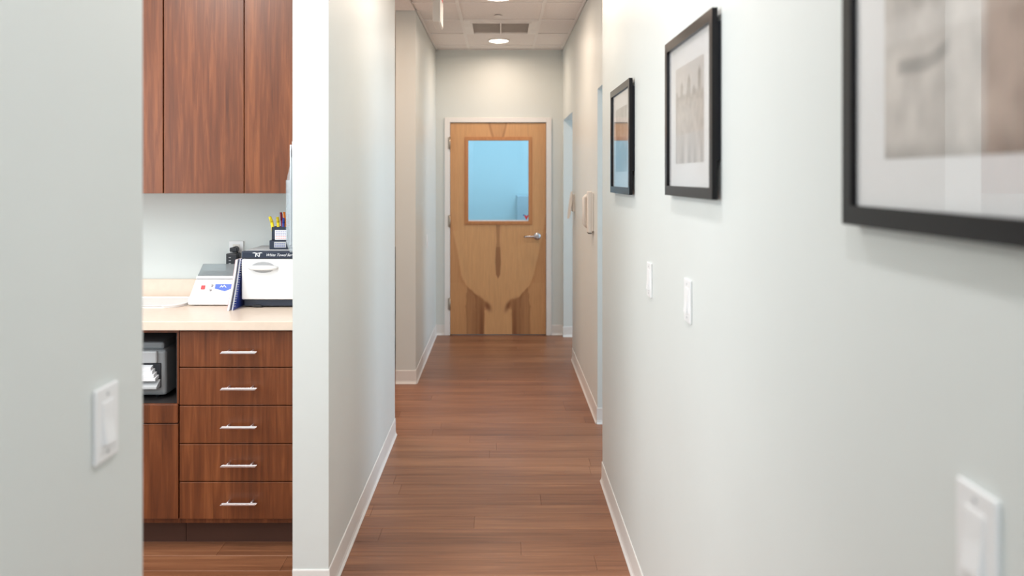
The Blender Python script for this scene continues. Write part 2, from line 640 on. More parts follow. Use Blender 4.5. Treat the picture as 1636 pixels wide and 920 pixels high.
def door_tint(x, z):
    u0 = x + 0.0255
    u = abs(u0) + (fbm(x * 9 + 5, z * 2.5) - 0.5) * 0.022
    zz = z + (fbm(x * 22 + 9, z * 6 + 3) - 0.5) * 0.035
    base = np.array([0.64, 0.345, 0.155])
    band = np.array([0.52, 0.245, 0.100])
    dark = np.array([0.235, 0.088, 0.034])
    k1 = 0.0
    bnd = interp(zz, [(0.0, 0.13), (0.235, 0.13), (0.255, 0.092), (0.29, 0.085), (0.34, 0.135), (0.378, 0.21), (0.43, 0.254),
                      (0.48, 0.30), (0.57, 0.348), (0.72, 0.377), (0.93, 0.42), (1.1, 0.455), (1.3, 0.6)])
    if True:
        k1 = sm(-0.004, 0.006, u - bnd) * (0.75 if z > 0.5 else 0.6)
        k1 += 0.45 * sm(0.0, 0.008, u - bnd) * (1 - sm(0.0, 0.05, u - bnd)) * (1 - sm(0.4, 1.0, z))
    else:
        k1 = 0.35 * sm(0.33, 0.37, u)
    k2 = 0.0
    w1 = (fbm(abs(u0) * 6 + 31, z * 9 + 3) - 0.5) * 0.06 * sm(0.1, 0.3, z)
    top = interp(u, [(0.12, 0.31), (0.15, 0.345), (0.21, 0.385), (0.25, 0.435), (0.285, 0.465), (0.32, 0.43)])
    k2 = max(k2, sm(0.128, 0.138, u + w1) * (1 - sm(0.300, 0.312, u + w1)) * (1 - 0.35 * sm(0.205, 0.215, u - w1)) * (1 - sm(top - 0.02, top + 0.004, zz)) * (0.62 + 0.8 * (fbm(abs(u0) * 26 + 2, z * 1.3 + 4) - 0.42)))
    k2 = max(k2, 0.95 * math.exp(-(((u - 0.10) / 0.035) ** 2 + ((zz - 0.275 - (u - 0.10) * 0.8) / 0.038) ** 2) ** 1.4))
    k2 = max(k2, 0.65 * math.exp(-(((u - 0.16) / 0.05) ** 2 + ((zz - 0.325 - (u - 0.16) * 0.6) / 0.032) ** 2) ** 1.4))
    # centre streak
    hw = interp(z, [(0.54, 0.0), (0.58, 0.020), (0.70, 0.027), (0.82, 0.022), (0.9, 0.014), (1.06, 0.020)])
    if 0.54 < z < 1.1:
        k2 = max(k2, (0.75 if z < 0.84 else 0.5) * (1 - sm(hw - 0.004, hw + 0.004, abs(u0))))
    # v at the top
    if z > 1.85:
        c = interp(z, [(1.85, 0.036), (2.04, 0.082)])
        k2 = max(k2, 0.5 * (1 - sm(0.006, 0.016, abs(u - c))))
        k2 = max(k2, 0.15 * sm(0.0, 0.02, c - u))
    if z > 1.0:
        k1 += 0.25 * sm(0.36, 0.42, u)
    col = base * (1 - k1) + band * k1 if k1 < 1 else band
    col = col * (1 - k2) + dark * k2
    return col * (0.95 + 0.1 * fbm(u0 * 60, z * 3 + 11, 3))


def tint_grid(name, xs, zs, place, fn, mat, parent, skip=None, thick=None):
    vs, fs, cs = [], [], []
    nx, nz = len(xs), len(zs)
    for z in zs:
        for x in xs:
            vs.append(place(x, z))
            c = fn(x, z)
            cs += [float(c[0]), float(c[1]), float(c[2]), 1.0]
    for j in range(nz - 1):
        for i in range(nx - 1):
            if skip and skip((xs[i] + xs[i + 1]) / 2, (zs[j] + zs[j + 1]) / 2):
                continue
            a = j * nx + i
            fs.append((a, a + 1, a + nx + 1, a + nx))
    me = bpy.data.meshes.new(name)
    me.from_pydata(vs, [], fs)
    at = me.attributes.new('tint', 'FLOAT_COLOR', 'POINT')
    at.data.foreach_set('color', cs)
    o = link(name, me, mat, parent)
    if thick:
        md = o.modifiers.new('thickness', 'SOLIDIFY')
        md.thickness = thick
        md.offset = -1
    return o


def lin(a, b, n):
    return [a + (b - a) * i / (n - 1) for i in range(n)]


M_doorwood = attr_mat('door_maple_veneer', 0.36, 0.45, (40, 40, 2.5))
dxs = lin(DX0, WX0, 20)[:-1] + lin(WX0, WX1, 110)[:-1] + lin(WX1, DX1, 20)
dzs = lin(0.008, WZ0, 190)[:-1] + lin(WZ0, WZ1, 8)[:-1] + lin(WZ1, DZ1 - 0.002, 26)
leaf = tint_grid('door_leaf', dxs, dzs, lambda x, z: (x, 7.728, z), door_tint, M_doorwood, door,
                 lambda x, z: WX0 < x < WX1 and WZ0 < z < WZ1, 0.045)


def ring(m, x0, x1, z0, z1, wd, y0, y1, mi=0):
    """rectangular frame in the x-z plane, outside size given, border wd, from y0 (front) to y1, mitred"""
    o = [(x0, z0), (x1, z0), (x1, z1), (x0, z1)]
    n = [(x0 + wd, z0 + wd), (x1 - wd, z0 + wd), (x1 - wd, z1 - wd), (x0 + wd, z1 - wd)]
    for i in range(4):
        j = (i + 1) % 4
        m.prism([o[i], o[j], n[j], n[i]], y0, y1, 'y', mi)
    return m


bead = MB()
ring(bead, WX0 - 0.016, WX1 + 0.016, WZ0 - 0.016, WZ1 + 0.016, 0.012, 7.722, 7.729)
ring(bead, WX0 - 0.004, WX1 + 0.004, WZ0 - 0.004, WZ1 + 0.004, 0.020, 7.716, 7.7295)
ring(bead, WX0 + 0.0135, WX1 - 0.0135, WZ0 + 0.0135, WZ1 - 0.0135, 0.006, 7.726, 7.745)
bead.build('window_bead', M_bead, leaf)
MB().box(WX0 + 0.004, WX1 - 0.004, 7.748, 7.754, WZ0 + 0.004, WZ1 - 0.004).build('window_pane', M_doorglass, leaf)
MB().box(WX0 + 0.02, WX1 - 0.02, 7.738, 7.747, WZ0 + 0.004, WZ0 + 0.030).build('pane_gasket', M_paper, leaf)
# small red and navy sticker in the corner of the pane
sx, sz = 0.246, WZ0 + 0.060
st = MB()
st.prism([(sx - 0.022, sz + 0.012), (sx, sz - 0.030), (sx + 0.022, sz + 0.012), (sx + 0.009, sz + 0.018), (sx, sz + 0.006), (sx - 0.009, sz + 0.018)], 7.7465, 7.7479, 'y', 0)
st.prism([(sx - 0.030, sz + 0.024), (sx - 0.030, sz + 0.008), (sx - 0.022, sz + 0.010), (sx - 0.014, sz + 0.022)], 7.7465, 7.7479, 'y', 1)
st.prism([(sx + 0.030, sz + 0.024), (sx + 0.030, sz + 0.008), (sx + 0.022, sz + 0.010), (sx + 0.014, sz + 0.022)], 7.7465, 7.7479, 'y', 1)
st.prism([(sx - 0.016, sz - 0.028), (sx - 0.010, sz - 0.046), (sx - 0.003, sz - 0.040), (sx - 0.008, sz - 0.026)], 7.7465, 7.7479, 'y', 1)
st.build('pane_sticker', [M_red, M_navyprint], leaf)
# lever handle
hx, hz = 0.350, 0.946
hm = MB()
hm.lathe((hx, 7.7285, hz), [(0.0, -0.016), (0.022, -0.0155), (0.030, -0.011), (0.036, -0.004), (0.036, 0.0)], 32, 'y')
hm.cyl((hx, 7.714, hz), (hx, 7.672, hz), 0.011, 0.012)
hm.tube([(hx + 0.010, 7.668, hz), (hx - 0.02, 7.664, hz + 0.001), (hx - 0.06, 7.664, hz + 0.001), (hx - 0.105, 7.668, hz - 0.001), (hx - 0.125, 7.680, hz - 0.002)], 0.0095, 12)
hm.cyl((hx, 7.673, hz), (hx, 7.655, hz), 0.014, 0.012)
hm.build('lever_handle', M_nickel, leaf)
MB().box(DX1 + 0.0005, DX1 + 0.0035, 7.7115, 7.745, hz - 0.03, hz + 0.03).build('strike_plate', M_nickel, door)
for z in (1.835, 1.09, 0.30):
    h = MB()
    h.cyl((DX0 - 0.004, 7.706, z - 0.055), (DX0 - 0.004, 7.706, z + 0.055), 0.0075, n=16)
    h.cyl((DX0 - 0.004, 7.706, z - 0.061), (DX0 - 0.004, 7.706, z - 0.055), 0.005, 0.0075, n=16)
    h.cyl((DX0 - 0.004, 7.706, z + 0.055), (DX0 - 0.004, 7.706, z + 0.061), 0.0075, 0.005, n=16)
    h.box(DX0 - 0.022, DX0 - 0.003, 7.709, 7.7122, z - 0.054, z + 0.054)
    h.build('hinge', M_hinge, door)
# cabinet standing in the room behind the glass
cb = thing('storage_cabinet', 'pale tall storage cabinet seen through the blue pane of the far door', 'cabinet', (0.55, 10.3, 0))
MB().box(0.20, 1.14, 10.05, 10.58, 0.0, 1.28, 0.004).build('cabinet_body', M_lgrey, cb)
for i in range(2):
    d = MB().box(0.204 + 0.468 * i, 0.666 + 0.468 * i, 10.03, 10.048, 0.06, 1.27, 0.002).build('cabinet_door', M_lgrey, cb)
    MB().box(0.624 + i * 0.08, 0.634 + i * 0.08, 10.012, 10.03, 0.9, 1.03, 0.002).build('door_handle', M_chrome, d)

# ------------------------------------------------------------------ ceiling fittings
v = thing('ceiling_vent', 'square white ceiling air vent with grey grille and centre bar', 'vent', (0, 6.565, HT))
y0, y1 = 6.272, 6.858
vm = MB()


def ring_xy(m, x0, x1, y0, y1, wd, z0, z1):
    o = [(x0, y0), (x1, y0), (x1, y1), (x0, y1)]
    n = [(x0 + wd, y0 + wd), (x1 - wd, y0 + wd), (x1 - wd, y1 - wd), (x0 + wd, y1 - wd)]
    for i in range(4):
        j = (i + 1) % 4
        m.prism([o[i], o[j], n[j], n[i]], z0, z1, 'z')


ring_xy(vm, -0.292, 0.292, y0, y1, 0.060, HT - 0.004, HT + 0.010)
ring_xy(vm, -0.240, 0.240, y0 + 0.045, y1 - 0.045, 0.016, HT - 0.012, HT + 0.004)
vm.build('vent_frame', M_vent, v)
MB().box(-0.235, 0.235, y0 + 0.05, y1 - 0.05, HT + 0.007, HT + 0.0105).build('vent_core', M_ventgrey, v)
MB().box(-0.005, 0.005, y0 + 0.052, y1 - 0.052, HT - 0.010, HT + 0.006).build('centre_bar', M_vent, v)
for i in range(13):
    yy = y0 + 0.075 + i * (y1 - y0 - 0.15) / 12
    s_ = MB()
    s_.prism([(yy - 0.010, HT - 0.004), (yy - 0.008, HT - 0.004), (yy + 0.010, HT + 0.006), (yy + 0.008, HT + 0.006)], -0.224, 0.224, 'x')
    s_.build('grille_slat', M_ventgrey, v)


def downlight(x, y, label, energy, color=WARM, group=None):
    t = thing('ceiling_downlight', label, 'ceiling light', (x, y, HT), group)
    MB().lathe((x, y, HT), [(0.080, 0.002), (0.084, -0.006), (0.098, -0.002), (0.100, 0.006)], 40).build('trim_ring', M_vent, t)
    MB().lathe((x, y, HT), [(0.0, -0.0085), (0.070, -0.0085), (0.082, -0.005), (0.082, 0.0)], 40).build('lamp_lens', M_lamp, t)
    l = area('lamp', (x, y, HT - 0.012), (0.15, 0.15), energy, color, (0, 0, -1), 'DISK', 172)
    l.parent = t
    l.matrix_parent_inverse = parent_inv(t)
    return t


downlight(-0.017, 7.20, 'small round lit downlight in the ceiling nearest the far door', 7.0)
downlight(-0.017, 5.47, 'round lit downlight at the top edge of the photo before the vent', 10)
downlight(-0.017, 3.75, 'round downlight in the corridor ceiling beside the two smaller frames', 8.5, (1.0, 0.88, 0.78))
downlight(-0.017, 2.0, 'round downlight in the corridor ceiling by the lab opening', 7.5, NEUT)
downlight(-0.017, 0.3, 'round downlight in the corridor ceiling above the camera', 10, NEUT)

sp = MB().lathe((-0.02, 6.085, HT), [(0.0, -0.009), (0.030, -0.008), (0.034, -0.005), (0.034, -0.004), (0.022, -0.003), (0.022, 0.006)], 28).build('sprinkler_cap', M_vent)
tag(sp, 'small round white sprinkler cap on the ceiling tile before the vent', 'sprinkler')

# emergency light unit hanging on the left of the ceiling, seen edge-on
t = thing('emergency_light', 'narrow white box hanging from the left of the ceiling, seen edge-on', 'sign', (-0.4, 5.17, HT))
MB().box(-0.426, -0.383, 5.045, 5.31, 2.481, 2.715, 0.003).build('housing', M_cream, t)
MB().box(-0.383, -0.379, 5.05, 5.305, 2.486, 2.710, 0.001).build('face_panel', M_white, t)
MB().box(-0.3795, -0.377, 5.085, 5.27, 2.645, 2.695, 0.0005).build('red_lens', M_red, t)
MB().box(-0.415, -0.395, 5.12, 5.24, 2.714, HT + 0.001).build('mounting_canopy', M_vent, t)
lm = MB().tube([(-0.380, 5.20, 2.690), (-0.365, 5.20, 2.684), (-0.352, 5.20, 2.690)], 0.005)
lm.lathe((-0.342, 5.20, 2.694), [(0.008, -0.014), (0.016, -0.012), (0.018, 0.0), (0.018, 0.012), (0.012, 0.018)], 20)
lm.build('lamp_head', M_white, t)

# ------------------------------------------------------------------ framed pictures on the right wall
M_print = attr_mat('photo_print', 0.5, 0.3)


def picture(yn, yf, z0, z1, label, art, tilt=0.0):
    """frame on the right wall between depths yn (near) and yf (far)"""
    XW, XF, XG = 0.505, 0.4835, 0.4905
    g = thing('framed_picture', label, 'picture', (XW, (yn + yf) / 2, z0), 'black framed prints on the right wall')
    wd = 0.027
    o = [(yn, z0), (yf, z0), (yf, z1), (yn, z1)]
    n = [(yn + wd, z0 + wd), (yf - wd, z0 + wd), (yf - wd, z1 - wd), (yn + wd, z1 - wd)]
    f = MB()
    for i in range(4):
        j = (i + 1) % 4
        f.prism([o[i], o[j], n[j], n[i]], XF, XF + 0.013, 'x')
    f.build('frame_moulding', M_frame, g)
    MB().box(XF + 0.0132, XW - 0.0005, yn + 0.002, yf - 0.03, z0 + 0.09, z1 - 0.030).build('backing_board', M_back, g)
    MB().box(XG + 0.002, XG + 0.0045, yn + wd - 0.004, yf - wd + 0.004, z0 + wd - 0.004, z1 - wd + 0.004).build('mat_board', M_mat, g)
    MB().box(XG - 0.0005, XG + 0.0005, yn + wd - 0.003, yf - wd + 0.003, z0 + wd - 0.003, z1 - wd + 0.003).build('glass_pane', M_glass, g)
    my, mz = 0.082, 0.062
    a0, a1, b0, b1 = yn + wd + my, yf - wd - my, z0 + wd + mz, z1 - wd - mz
    tint_grid('print', lin(0, 1, 110), lin(0, 1, 90), lambda u, w_: (XG + 0.0016, a1 + (a0 - a1) * u, b0 + (b1 - b0) * w_), art, M_print, g)
    hook = MB().cyl((XW - 0.012, (yn + yf) / 2, z1 - 0.03), (XW, (yn + yf) / 2, z1 - 0.03), 0.003, n=10)
    hook.build('hanging_nail', M_nickel, g)
    return g


def art_land(u, w_):
    # pale beige aerial view: low hills, a dark jetty, a flat shore
    base = np.array([0.60, 0.55, 0.51])
    n = fbm(u * 9 + 3, w_ * 5 + 2)
    c = base * (0.70 + 0.62 * n)
    top = sm(0.55, 0.9, w_)
    c = c * (1 - 0.42 * top * sm(0.45, 0.6, fbm(u * 7 + 20, w_ * 7)))
    d = abs(w_ - (0.40 + 0.16 * (u - 0.10) + 0.02 * math.sin(u * 14)))
    c = c * (1 - 0.42 * (1 - sm(0.018, 0.05, d)) * sm(0.08, 0.14, u) * (1 - sm(0.44, 0.5, u)))
    c = c + 0.10 * sm(0.52, 0.57, w_) * (1 - sm(0.62, 0.7, w_))
    c = c * (1 - 0.25 * (1 - sm(0.0, 0.10, w_)) * (0.5 + fbm(u * 12, 4)))
    if u > 0.69:  # darker near part of the print, plus a painted-in reflection of the glass
        c = c * np.array([0.86, 0.78, 0.72])
    return np.clip(c, 0.05, 0.9)


def art_city(u, w_):
    # pale beige skyline with spires over its reflection in water
    sky = np.array([0.60, 0.56, 0.54])
    town = np.array([0.52, 0.46, 0.42])
    h = 0.66 + 0.10 * fbm(u * 16 + 3, 0.5) + 0.05 * (math.sin(u * 31) > 0.5)
    for c0, hw, hh in ((0.24, 0.05, 0.86), (0.50, 0.055, 0.91), (0.86, 0.045, 0.93), (0.7, 0.03, 0.76)):
        h = max(h, hh - abs(u - c0) * 1.2) if abs(u - c0) < hw else h
    n = fbm(u * 22 + 40, w_ * 16)
    c = sky.copy()
    if w_ < h:
        k_ = sm(0.0, 0.03, h - w_)
        dd = 0.42 * sm(0.50, 0.85, w_)
        c = sky * (1 - k_) + town * (1 - dd) * (0.66 + 0.66 * n) * k_
    if w_ < 0.30:
        r = fbm(u * 14 + 9, w_ * 2.0, 3)
        c = np.array([0.56, 0.52, 0.50]) * (0.52 + 0.9 * r)
    return np.clip(c, 0.05, 0.9)


def art_dune(u, w_):
    n = fbm(u * 8 + 13, w_ * 8 + 31)
    c = np.array([0.50, 0.47, 0.45]) * (0.8 + 0.4 * n)
    return c * (1 - 0.25 * sm(0.5, 0.55, fbm(u * 4, w_ * 4 + 3)))


picture(0.612, 1.144, 1.445, 1.886, 'largest in view, black-framed blurred beige print at the right edge', art_land)
picture(1.848, 2.380, 1.459, 1.900, 'middle black-framed print of a pale skyline with spires', art_city)
picture(3.040, 3.566, 1.444, 1.885, 'farthest black-framed print, its glass reflecting the wooden door', art_dune)


# ------------------------------------------------------------------ switches and wall devices
def switch(xw, yc, zc, side, label, hh=0.115, wd=0.072, group='white rocker light switches'):
    """side = -1: on a wall facing -x (right wall), +1: facing +x"""
    t = thing('light_switch', label, 'switch', (xw, yc, zc), group)
    s = side

    def bx(m, d0, d1, a, b, c, d, bev):
        m.box(min(xw + s * d0, xw + s * d1), max(xw + s * d0, xw + s * d1), a, b, c, d, bev, 2)
    m = MB()
    bx(m, 0.0, 0.006, yc - wd / 2, yc + wd / 2, zc - hh / 2, zc + hh / 2, 0.0022)
    m.build('cover_plate', M_white, t)
    m = MB()
    bx(m, 0.004, 0.0072, yc - 0.0185, yc + 0.0185, zc - 0.035, zc + 0.035, 0.001)
    m.build('rocker_surround', M_white, t)
    r = MB()
    x0 = xw + s * 0.006
    r.prism([(x0, zc - 0.032), (x0 + s * 0.0065, zc - 0.031), (x0 + s * 0.0025, zc + 0.002), (x0 + s * 0.0015, zc + 0.031), (x0, zc + 0.032)], yc - 0.0155, yc + 0.0155, 'y')
    r.build('rocker', M_white, t)
    for dz in (-0.045, 0.045):
        MB().cyl((xw + s * 0.0055, yc, zc + dz), (xw + s * 0.0068, yc, zc + dz), 0.003, n=12).build('screw', M_lgrey, t)
    return t


switch(-0.62, 1.262, 1.128, 1, 'white light switch on the left wall, nearest the camera', 0.115)
switch(0.505, 0.850, 1.126, -1, 'large near white light switch at the lower right corner', 0.115)
switch(0.505, 2.165, 1.180, -1, 'white light switch on the right wall below the skyline print')
switch(0.505, 2.725, 1.165, -1, 'white light switch on the right wall, farther of the middle pair')
switch(-0.622, 6.78, 0.97, 1, 'small white light switch low on the far left wall')

# wall phone on the far right wall
XR = 0.593
t = thing('wall_phone', 'boxy cream wall phone on the far right wall, nearer device', 'phone', (XR, 5.23, 1.15), 'cream devices on the far right wall')
MB().box(XR - 0.012, XR, 5.14, 5.30, 1.165, 1.41, 0.003).build('mounting_plate', M_cream, t)
MB().box(XR - 0.036, XR - 0.010, 5.145, 5.235, 1.155, 1.42, 0.006, 2).build('phone_body', M_cream, t)
hs = MB()
hs.tube([(XR - 0.020, 5.275, 1.395), (XR - 0.046, 5.275, 1.375), (XR - 0.044, 5.275, 1.29), (XR - 0.046, 5.275, 1.205), (XR - 0.020, 5.275, 1.185)], 0.015, 12)
hs.build('handset', M_cream, t)
MB().box(XR - 0.034, XR - 0.012, 5.150, 5.230, 1.149, 1.158, 0.002).build('cord_socket', M_dark, t)

t = thing('wall_intercom', 'slim tilted cream intercom handset at the edge of the far opening', 'intercom', (XR, 6.48, 1.18), 'cream devices on the far right wall')
m = MB()
m.prism([(XR - 0.026, 1.395), (XR - 0.020, 1.398), (XR - 0.020, 1.33), (XR - 0.030, 1.24), (XR - 0.044, 1.183), (XR - 0.058, 1.178),
         (XR - 0.050, 1.25), (XR - 0.040, 1.33)], 6.45, 6.53, 'y', bev=0.003)
m.build('handset', M_cream, t)
MB().box(XR - 0.021, XR, 6.470, 6.518, 1.235, 1.375, 0.002).build('wall_bracket', M_cream, t)

# ------------------------------------------------------------------ lab cabinets
CF = 3.275                                                      # base drawer fronts
BACK = 3.883


def bar_handle(xc, z, parent, yf):
    h = MB()
    h.prism([(xc - 0.0745, z - 0.004), (xc + 0.0665, z - 0.004), (xc + 0.0745, z + 0.0045), (xc - 0.0665, z + 0.0045)], yf - 0.040, yf - 0.028, 'y', bev=0.001)
    for dx in (-0.048, 0.048):
        h.cyl((xc + dx, yf - 0.030, z + 0.001), (xc + dx, yf + 0.0005, z + 0.001), 0.0042, n=12)
    h.build('handle', M_chrome, parent)


t = thing('drawer_cabinet', 'walnut base cabinet with a stack of five drawers and chrome bar handles', 'cabinet', (-1.05, 3.6, 0))
X0, X1 = -1.3046, -0.797
MB().box(X0, X1, CF + 0.022, BACK, 0.10, 0.893).build('cabinet_body', M_cab, t)
MB().box(X0, -0.752, CF + 0.075, CF + 0.093, 0.0, 0.10).build('toe_kick', M_toe, t)
MB().box(X1 + 0.001, -0.7515, CF + 0.004, CF + 0.022, 0.1226, 0.891).build('filler_strip', M_cab, t)
zs = [0.888, 0.739, 0.585, 0.430, 0.276, 0.1226]
for a, b in zip(zs[1:], zs):
    d = MB().box(X0 + 0.0015, X1 - 0.0015, CF, CF + 0.020, a + 0.0018, b - 0.0018, 0.0022, 2).build('drawer', M_cab, t)
    bar_handle(-1.052, (a + b) / 2 - 0.001 if b < 0.88 else 0.807, d, CF)

t = thing('niche_cabinet', 'walnut base cabinet with an open printer niche over a drawer and door', 'cabinet', (-1.76, 3.6, 0))
NX0, NX1 = -2.22, -1.3065
m = MB()
m.box(NX0, NX1, CF + 0.022, BACK, 0.10, 0.574)
m.box(NX0, NX0 + 0.018, CF + 0.002, BACK, 0.574, 0.893)
m.box(NX1 - 0.007, NX1, CF + 0.002, BACK, 0.592, 0.893)
m.box(NX0 + 0.018, NX1 - 0.007, CF + 0.002, BACK, 0.574, 0.592)
m.box(NX0 + 0.018, NX1 - 0.007, CF + 0.002, BACK, 0.880, 0.893)
m.build('cabinet_body', M_cab, t)
MB().box(NX0 + 0.018, NX1 - 0.007, BACK - 0.012, BACK, 0.592, 0.880).build('niche_back', M_cabin, t)
for sx_ in (NX0 + 0.0185, NX1 - 0.0112):
    MB().box(sx_, sx_ + 0.004, CF + 0.006, BACK - 0.013, 0.593, 0.879).build('niche_lining', M_cabin, t)
MB().box(NX0, NX1, CF + 0.075, CF + 0.093, 0.0, 0.10).build('toe_kick', M_toe, t)
mid = (NX0 + NX1) / 2
for a, b in ((NX0, mid), (mid, NX1)):
    MB().box(a + 0.0015, b - 0.0015, CF - 0.004, CF + 0.018, 0.5145, 0.590, 0.0022, 2).build('drawer', M_cab, t)
    MB().box(a + 0.0015, b - 0.0015, CF, CF + 0.020, 0.1244, 0.511, 0.0022, 2).build('cabinet_door', M_cab, t)

MB().box(NX0 + 0.023, NX1 - 0.012, CF + 0.008, BACK - 0.013, 0.5905, 0.5925).build('niche_lining', M_cabin, t)

# printer in the niche
p = thing('printer', 'grey printer with white paper in the open cabinet niche', 'printer', (-1.6, 3.5, 0.5925))
PX0, PX1 = -1.86, -1.386
m = MB()
m.box(PX0, PX1, 3.345, 3.78, 0.606, 0.795, 0.014, 3)
m.box(PX0 + 0.02, PX1 - 0.02, 3.372, 3.76, 0.790, 0.822, 0.010, 2)
m.build('printer_body', M_grey, p)
MB().box(PX0 + 0.02, PX1 - 0.035, 3.335, 3.36, 0.742, 0.792, 0.006, 2).build('control_panel', M_lgrey, p)
MB().box(PX0 + 0.04, PX1 - 0.020, 3.3405, 3.348, 0.640, 0.742, 0.002).build('output_slot', M_black, p)
MB().prism([(3.300, 0.645), (3.300, 0.652), (3.344, 0.678), (3.344, 0.645)], PX0 + 0.05, PX1 - 0.022, 'x').build('paper_tray', M_lgrey, p)
for i in range(4):
    q = MB()
    zz = 0.676 + i * 0.0135
    q.prism([(3.304 + i * 0.004, zz), (3.304 + i * 0.004, zz + 0.0115), (3.344, zz + 0.0185), (3.344, zz + 0.006)], PX0 + 0.07, PX1 - 0.028 - 0.008 * i, 'x')
    q.build('paper_sheet', M_paper, p)
for fx in (PX0 + 0.05, PX1 - 0.05):
    for fy in (3.39, 3.72):
        MB().cyl((fx, fy, 0.5926), (fx, fy, 0.608), 0.012).build('foot', M_black, p)

# worktop and backsplash
o = MB().box(-2.9, -0.752, 3.250, BACK, 0.8935, 0.931, 0.003, 2).build('countertop', M_counter)
tag(o, 'long pale beige laminate countertop over the walnut base cabinets', 'countertop')
o = MB().box(-2.9, -0.752, BACK - 0.018, BACK, 0.9315, 1.023, 0.002).build('backsplash', M_counter)
tag(o, 'low beige laminate backsplash strip along the back of the counter', 'backsplash')

# upper cabinets
UZ0, UZ1, UF = 1.4395, 2.42, 3.555
for (a, b, lab) in ((-1.485, -0.775, 'walnut wall cabinet with two flat doors, right of the pair'),
                    (-2.195, -1.4865, 'walnut wall cabinet at the left, partly hidden by the near wall')):
    t = thing('wall_cabinet', lab, 'cabinet', ((a + b) / 2, 3.7, UZ0), 'walnut wall cabinets over the counter')
    MB().box(a, b, UF + 0.0205, BACK, UZ0 + 0.002, UZ1).build('cabinet_body', M_cab, t)
    mid = (a + b) / 2
    for c, d in ((a, mid), (mid, b)):
        MB().box(c + 0.0016, d - 0.0016, UF, UF + 0.020, UZ0, UZ1, 0.0015, 1).build('cabinet_door', M_cab, t)
    if b > -1:
        MB().box(b + 0.001, -0.7515, UF + 0.004, UF + 0.02, UZ0, UZ1).build('filler_strip', M_cab, t)

# ------------------------------------------------------------------ things on the counter
CZ = 0.9312


def text_mesh(name, body, size, loc, mat, parent, rot=(math.pi / 2, 0, 0), shear=0.0, ext=0.0003):
    c = bpy.data.curves.new(name, 'FONT')
    c.body = body
    c.size = size
    c.shear = shear
    c.extrude = ext
    c.align_x = 'CENTER'
    c.align_y = 'CENTER'
    tmp = bpy.data.objects.new(name, c)
    COL.objects.link(tmp)
    tmp.rotation_euler = rot
    tmp.location = loc
    bpy.context.view_layer.update()
    me = bpy.data.meshes.new_from_object(tmp.evaluated_get(bpy.context.evaluated_depsgraph_get()))
    me.transform(tmp.matrix_world)
    bpy.data.objects.remove(tmp)
    return link(name, me, mat, parent)


# towel warming cabinet
TX0, TX1, TY = -1.150, -0.765, 3.593
t = thing('towel_warmer', 'white countertop towel warmer with a black lettered top and oval door grip', 'towel warmer', (-0.95, 3.7, CZ))
MB().box(TX0, TX1, TY + 0.010, 3.855, CZ + 0.036, 1.148, 0.004, 2).build('cabinet_body', M_white, t)
bm_ = MB().box(TX0 + 0.006, TX1, TY + 0.004, 3.845, CZ + 0.006, CZ + 0.036, 0.003)
bm_.build('base_tray', M_navy, t)
for fx in (TX0 + 0.05, TX1 - 0.05):
    for fy in (3.63, 3.82):
        MB().cyl((fx, fy, CZ), (fx, fy, CZ + 0.008), 0.014).build('foot', M_black, t)
MB().prism([(TX0 + 0.045, CZ + 0.004), (TX0 + 0.090, CZ + 0.004), (TX0 + 0.082, CZ + 0.013), (TX0 + 0.052, CZ + 0.013)], TY - 0.003, TY + 0.01, 'y').build('drip_catch', M_black, t)
d = MB().box(TX0, TX1, TY - 0.012, TY + 0.009, CZ + 0.037, 1.147, 0.006, 3).build('warmer_door', M_white, t)


def oval(m, cx, cz, a, b, y0, y1, n=36, p=2.4, mi=0):
    pts = []
    for i in range(n):
        th = 2 * math.pi * i / n
        c, s = math.cos(th), math.sin(th)
        pts.append((cx + a * abs(c) ** (2 / p) * (1 if c > 0 else -1), cz + b * abs(s) ** (2 / p) * (1 if s > 0 else -1)))
    m.prism(pts, y0, y1, 'y', mi)


m = MB()
oval(m, -1.054, 1.111, 0.052, 0.0245, TY - 0.0135, TY - 0.0122, p=2)
m.build('grip_recess', M_recess, d)
m = MB()
prof = [(0.0, -0.034), (0.2, -0.034), (0.6, -0.033), (0.85, -0.028), (1.0, -0.0125)]
rings = []
for s_, yy in prof[1:]:
    rr = []
    for i in range(40):
        th = 2 * math.pi * i / 40
        rr.append(m.bm.verts.new((-1.053 + 0.068 * s_ * math.copysign(abs(math.cos(th)) ** 0.8, math.cos(th)), TY + yy,
                                  1.1095 + 0.0125 * s_ * math.copysign(abs(math.sin(th)) ** 0.8, math.sin(th)))))
    rings.append(rr)
for A, B in zip(rings, rings[1:]):
    for i in range(40):
        f = m.bm.faces.new((A[i], A[(i + 1) % 40], B[(i + 1) % 40], B[i]))
        f.smooth = True
m.bm.faces.new(rings[0])
m.bm.faces.new(rings[-1][::-1])
m.build('door_grip', M_white, d)
cap = MB().box(TX0 - 0.001, TX1, TY - 0.010, 3.855, 1.150, 1.183, 0.005, 3).build('top_cap', M_navy, t)
MB().box(TX0 + 0.012, TX1, TY + 0.008, 3.845, 1.1825, 1.1865, 0.0015).build('top_plate', M_lgrey, t)
text_mesh('top_lettering', 'White Towel Service', 0.0165, (-0.972, TY - 0.0106, 1.1655), M_ink, cap, shear=0.45)
lg = MB()
lg.prism([(-1.104, 1.1745), (-1.094, 1.1775), (-1.080, 1.1745), (-1.064, 1.1775), (-1.056, 1.1745), (-1.066, 1.1735), (-1.080, 1.1715), (-1.094, 1.1735)], TY - 0.0108, TY - 0.0100, 'y')
for a in (-1.090, -1.074):
    lg.prism([(a, 1.158), (a + 0.004, 1.158), (a + 0.006, 1.1715), (a + 0.002, 1.1715)], TY - 0.0108, TY - 0.0100, 'y')
